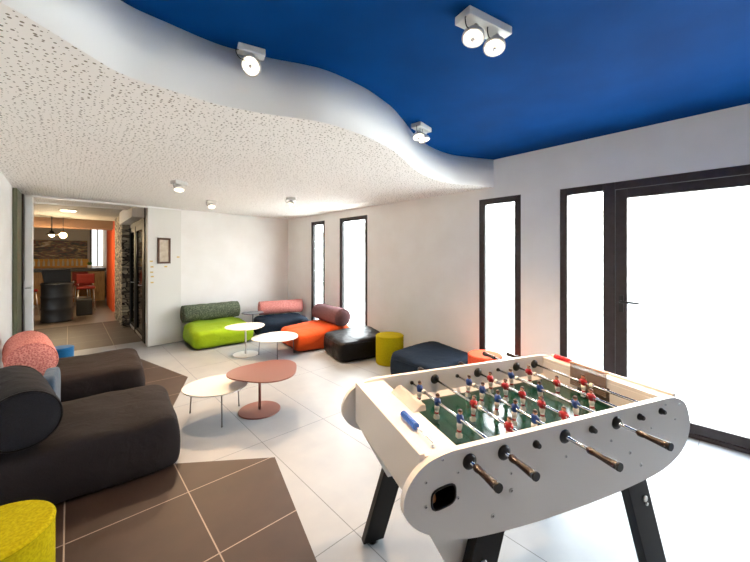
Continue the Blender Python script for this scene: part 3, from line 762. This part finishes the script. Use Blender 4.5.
tag(obj('ball', bm, mat('cork', '#b98560', .8), smooth=True, loc=tw(-.050, .056, .7246)), 'brown cork ball lying in the return hole of the football table', 'ball')
# figures
def figure_mesh(jersey):
    bm = bm_new()
    # foot block, legs (socks + shorts), torso, arms, head
    add_box(bm, -.010, .012, -.009, .009, -.076, -.060, 2)
    add_tube(bm, [(0, 0, -.064), (0, 0, -.05), (0, 0, -.036)], [.0095, .0088, .0095], 10, mi=2)
    add_tube(bm, [(0, 0, -.052), (0, 0, -.044)], [.0102, .0102], 10, mi=1)
    add_tube(bm, [(0, 0, -.036), (0, 0, -.026), (0, 0, -.014)], [.0105, .0125, .0115], 10, mi=1 if False else 2)
    add_tube(bm, [(0, 0, -.016), (0, 0, -.004), (0, 0, .012), (0, 0, .020)], [.011, .0135, .0155, .008], 12, mi=0)
    for s in (-1, 1): add_tube(bm, [(0, s*.011, .013), (.002, s*.020, .004), (.003, s*.019, -.012)], [.0055, .005, .004], 8, mi=0)
    add_tube(bm, [(0, 0, .018), (0, 0, .025)], .005, 8, mi=3)
    add_tube(bm, [(0, 0, .022), (0, 0, .026), (0, 0, .034), (0, 0, .037)], [.006, .0092, .0092, .005], 12, mi=3)
    add_tube(bm, [(-.001, 0, .031), (-.001, 0, .036), (-.001, 0, .041)], [.0098, .0092, .004], 12, mi=4)
    bmesh.ops.recalc_face_normals(bm, faces=bm.faces[:])
    me = bpy.data.meshes.new('player'); bm.to_mesh(me); bm.free()
    for x in (jersey, M['fred'], M['fwhite'], M['fskin2'], M['fskin']): me.materials.append(x)
    return me
FB, FR = figure_mesh(M['fblue']), figure_mesh(M['fred'])
RZ = .853
def rod(s, team, players, near, slide, tilt=0, off=0):
    """near: True = handle towards the viewer.  slide: how far the rod is pushed out at its handle end"""
    if near: wa, wb = -.03-slide, .735
    else: wa, wb = -.018, .75+slide
    bm = bm_new(); add_tube(bm, [(s, wa, RZ), (s, wb, RZ)], .0065, 12)
    r_ = obj('rod', bm, M['chrome'], FT)
    for w in players:
        p = link('player', FB if team == 'b' else FR, r_); p.location = (s, w, RZ); p.scale = (1, 1, 1)
        p.rotation_euler = (0, R(tilt), 0 if team == 'b' else PI)
    prof = [(.009, 0), (.0125, -.006), (.0125, -.016), (.0105, -.026), (.0115, -.054), (.0135, -.085), (.0142, -.103), (.012, -.108)]
    bm = bm_new(); c0 = -.03-slide if near else .75+slide
    pr = [(a, (b if near else -b)) for a, b in prof]
    add_lathe(bm, pr, 20, center=(s, c0, RZ), axis='y'); h = obj('handle', bm, M['handle'], r_)
    bm = bm_new(); e = c0+(-.108 if near else .108)
    add_lathe(bm, [(.0143, 0), (.015, (-1 if near else 1)*.004), (.014, (-1 if near else 1)*.009)], 20, center=(s, e+(.006 if near else -.006), RZ), axis='y'); obj('end_cap', bm, M['black'], r_)
    # bushings on both panels, rubber bumpers inside
    def bush(prof, w):
        bm = bm_new(); add_lathe(bm, prof, 24, center=(s, w, RZ), axis='y'); obj('bushing', bm, M['black'], r_)
    big = [(.026, 0), (.026, -.004), (.020, -.010), (.012, -.014)]; 
    if near:
        bush(big, 0); bush([(.010, 0), (.010, .006)], .682)
    else:
        bush([(.014, 0), (.014, -.006), (.011, -.010), (.0095, -.018), (.007, -.021)], 0); bush(big, .69)
    bm = bm_new(); add_lathe(bm, [(.009, -.008), (.011, -.006), (.011, .006), (.009, .008)], 16, center=(s, players[-1]-.045 if players else .3, RZ), axis='y'); obj('stop_ring', bm, M['fwhite'], r_)
P_ = .1435
S = [.062+P_*k for k in range(8)]
rod(S[0], 'b', [], True, .0)
rod(S[1], 'b', [.60, .43, .255][::-1], True, .0, 4)
rod(S[2], 'r', [.13, .35, .56][:2], False, .0, -4)
rod(S[3], 'b', [.14, .25, .36, .47, .58], True, .062, 6)
rod(S[4], 'r', [.12, .235, .35, .465, .58], False, .0, 3)
rod(S[5], 'b', [.18, .38, .58], True, .05, -5)
rod(S[6], 'r', [.21, .40, .59], False, .13, 6)
rod(S[7], 'r', [.36], False, .06, 3)
# screws and bolts
def screw(s, z, r=.006, w=0, col='metal'):
    bm = bm_new(); add_lathe(bm, [(r, .0), (r, -.0015), (r*.6, -.003)], 14, center=(s, w, z), axis='y'); o = obj('screw', bm, M[col], FT)
    bm = bm_new(); add_box(bm, s-r*.5, s+r*.5, w-.0034, w-.0028, z-r*.13, z+r*.13); add_box(bm, s-r*.13, s+r*.13, w-.0034, w-.0028, z-r*.5, z+r*.5); obj('screw_slot', bm, M['black'], o)
for s, z in [(-.040, .881), (.018, .828), (-.100, .823), (.018, .744), (-.100, .746), (.237, .773), (.50, .775), (.75, .785), (1.0, .79), (1.17, .80), (1.2, .86), (1.1, .875)]: screw(s, z, .0055)
for s, z in [(.238, .713), (.158, .647), (.865, .713), (.935, .646)]: screw(s, z, .0085)
# legs
def leg(top0, top1, bot0, bot1, zt, wtop, wbot, th=.04, bolt=True):
    bm = bm_new(); vs = []
    for (s0, s1, z, w) in ((bot0, bot1, 0.012, wbot), (top0, top1, zt, wtop)):
        vs.append([bm.verts.new(p) for p in [(s0, w, z), (s1, w, z), (s1, w+th, z), (s0, w+th, z)]])
    bm.faces.new(vs[0][::-1]); bm.faces.new(vs[1])
    for k in range(4): bm.faces.new((vs[0][k], vs[0][(k+1) % 4], vs[1][(k+1) % 4], vs[1][k]))
    o = obj('leg', bm, M['legblack'], FT, bevel=.003)
    bm = bm_new()
    c = ((bot0+bot1)/2, wbot+th/2); add_lathe(bm, [(.022, 0), (.022, .012)], 20, center=(c[0], c[1], 0)); obj('foot', bm, M['black'], o)
    if bolt:
        f = (.44-.012)/(zt-.012); cs_ = (bot0+bot1)/2+((top0+top1)/2-(bot0+bot1)/2)*f; w = wbot+(wtop-wbot)*f
        bm = bm_new(); add_lathe(bm, [(.013, .002), (.013, -.003), (.008, -.006)], 16, center=(cs_+.01, w, .44+.04), axis='y'); add_lathe(bm, [(.007, .002), (.007, -.004)], 12, center=(cs_+.02, w, .44+.015), axis='y'); obj('bolt', bm, M['metal'], o)
leg(.125, .25, -.11, .01, .60, .026, -.015)
leg(.875, 1.0, 1.025, 1.15, .60, .026, -.015)
leg(.085, .205, -.045, .07, .60, .648, .75)
leg(.87, .99, 1.06, 1.18, .60, .648, .70)
for prs in ([(-.085, .66), (.055, .40), (.15, .40), (.2, .60)], [(1.2, .66), (.94, .60), (.80, .52), (.78, .60)]):
    for w in (.030, .62):
        bm = bm_new(); A = [bm.verts.new((a, w+.04, b)) for a, b in prs]; B = [bm.verts.new((a, w+.055, b)) for a, b in prs]
        bm.faces.new(A); bm.faces.new(B[::-1]); n = len(prs)
        for k in range(n): bm.faces.new((A[k], A[(k+1) % n], B[(k+1) % n], B[k]))
        obj('leg_bracket', bm, M['lam'], FT)

# ---------------------------------------------------------------- small things on the back wall
AB = math.atan(.115)
t = thing('picture_frame', 'small brown wooden frame hanging on the white door panel', 'picture frame', (1.222, backy(1.222)-.038, 1.40), AB)
bm = bm_new()
add_box(bm, -.10, .10, -.02, 0, 0, .03); add_box(bm, -.10, .10, -.02, 0, .41, .44); add_box(bm, -.10, -.07, -.02, 0, .03, .41); add_box(bm, .07, .10, -.02, 0, .03, .41)
obj('frame', bm, mat('walnut', '#5a3a28', .5), t, bevel=.003)
box_obj('sheet', -.07, .07, -.008, -.001, .03, .41, vary(mat('paper', '#c9bca8', .8), '#bfae98', '#d6cbb9', 12), t)
stick = mat('yellow_sticker', '#d9b866', .6)
names = [(1.035, 1.43, 'topmost of the stickers stacked left of the wooden frame'), (1.045, 1.335, 'second from top of the stickers left of the wooden frame'), (1.04, 1.245, 'third of the stickers stacked left of the wooden frame'), (1.048, 1.17, 'fourth of the stickers stacked left of the wooden frame'), (1.045, 1.07, 'lowest of the stickers stacked left of the wooden frame'), (1.25, 1.335, 'just under the wooden frame'), (1.445, 1.50, 'right of the wooden frame near the panel edge')]
for x, z, w in names:
    o = box_obj('wall_sticker', -.022, .022, -.003, 0, 0, .022, stick); o.location = (x, backy(x)-.0355, z); o.rotation_euler = (0, 0, AB)
    tag(o, 'tiny yellowish sticker ' + w, 'sticker', 'stickers on the white panel')
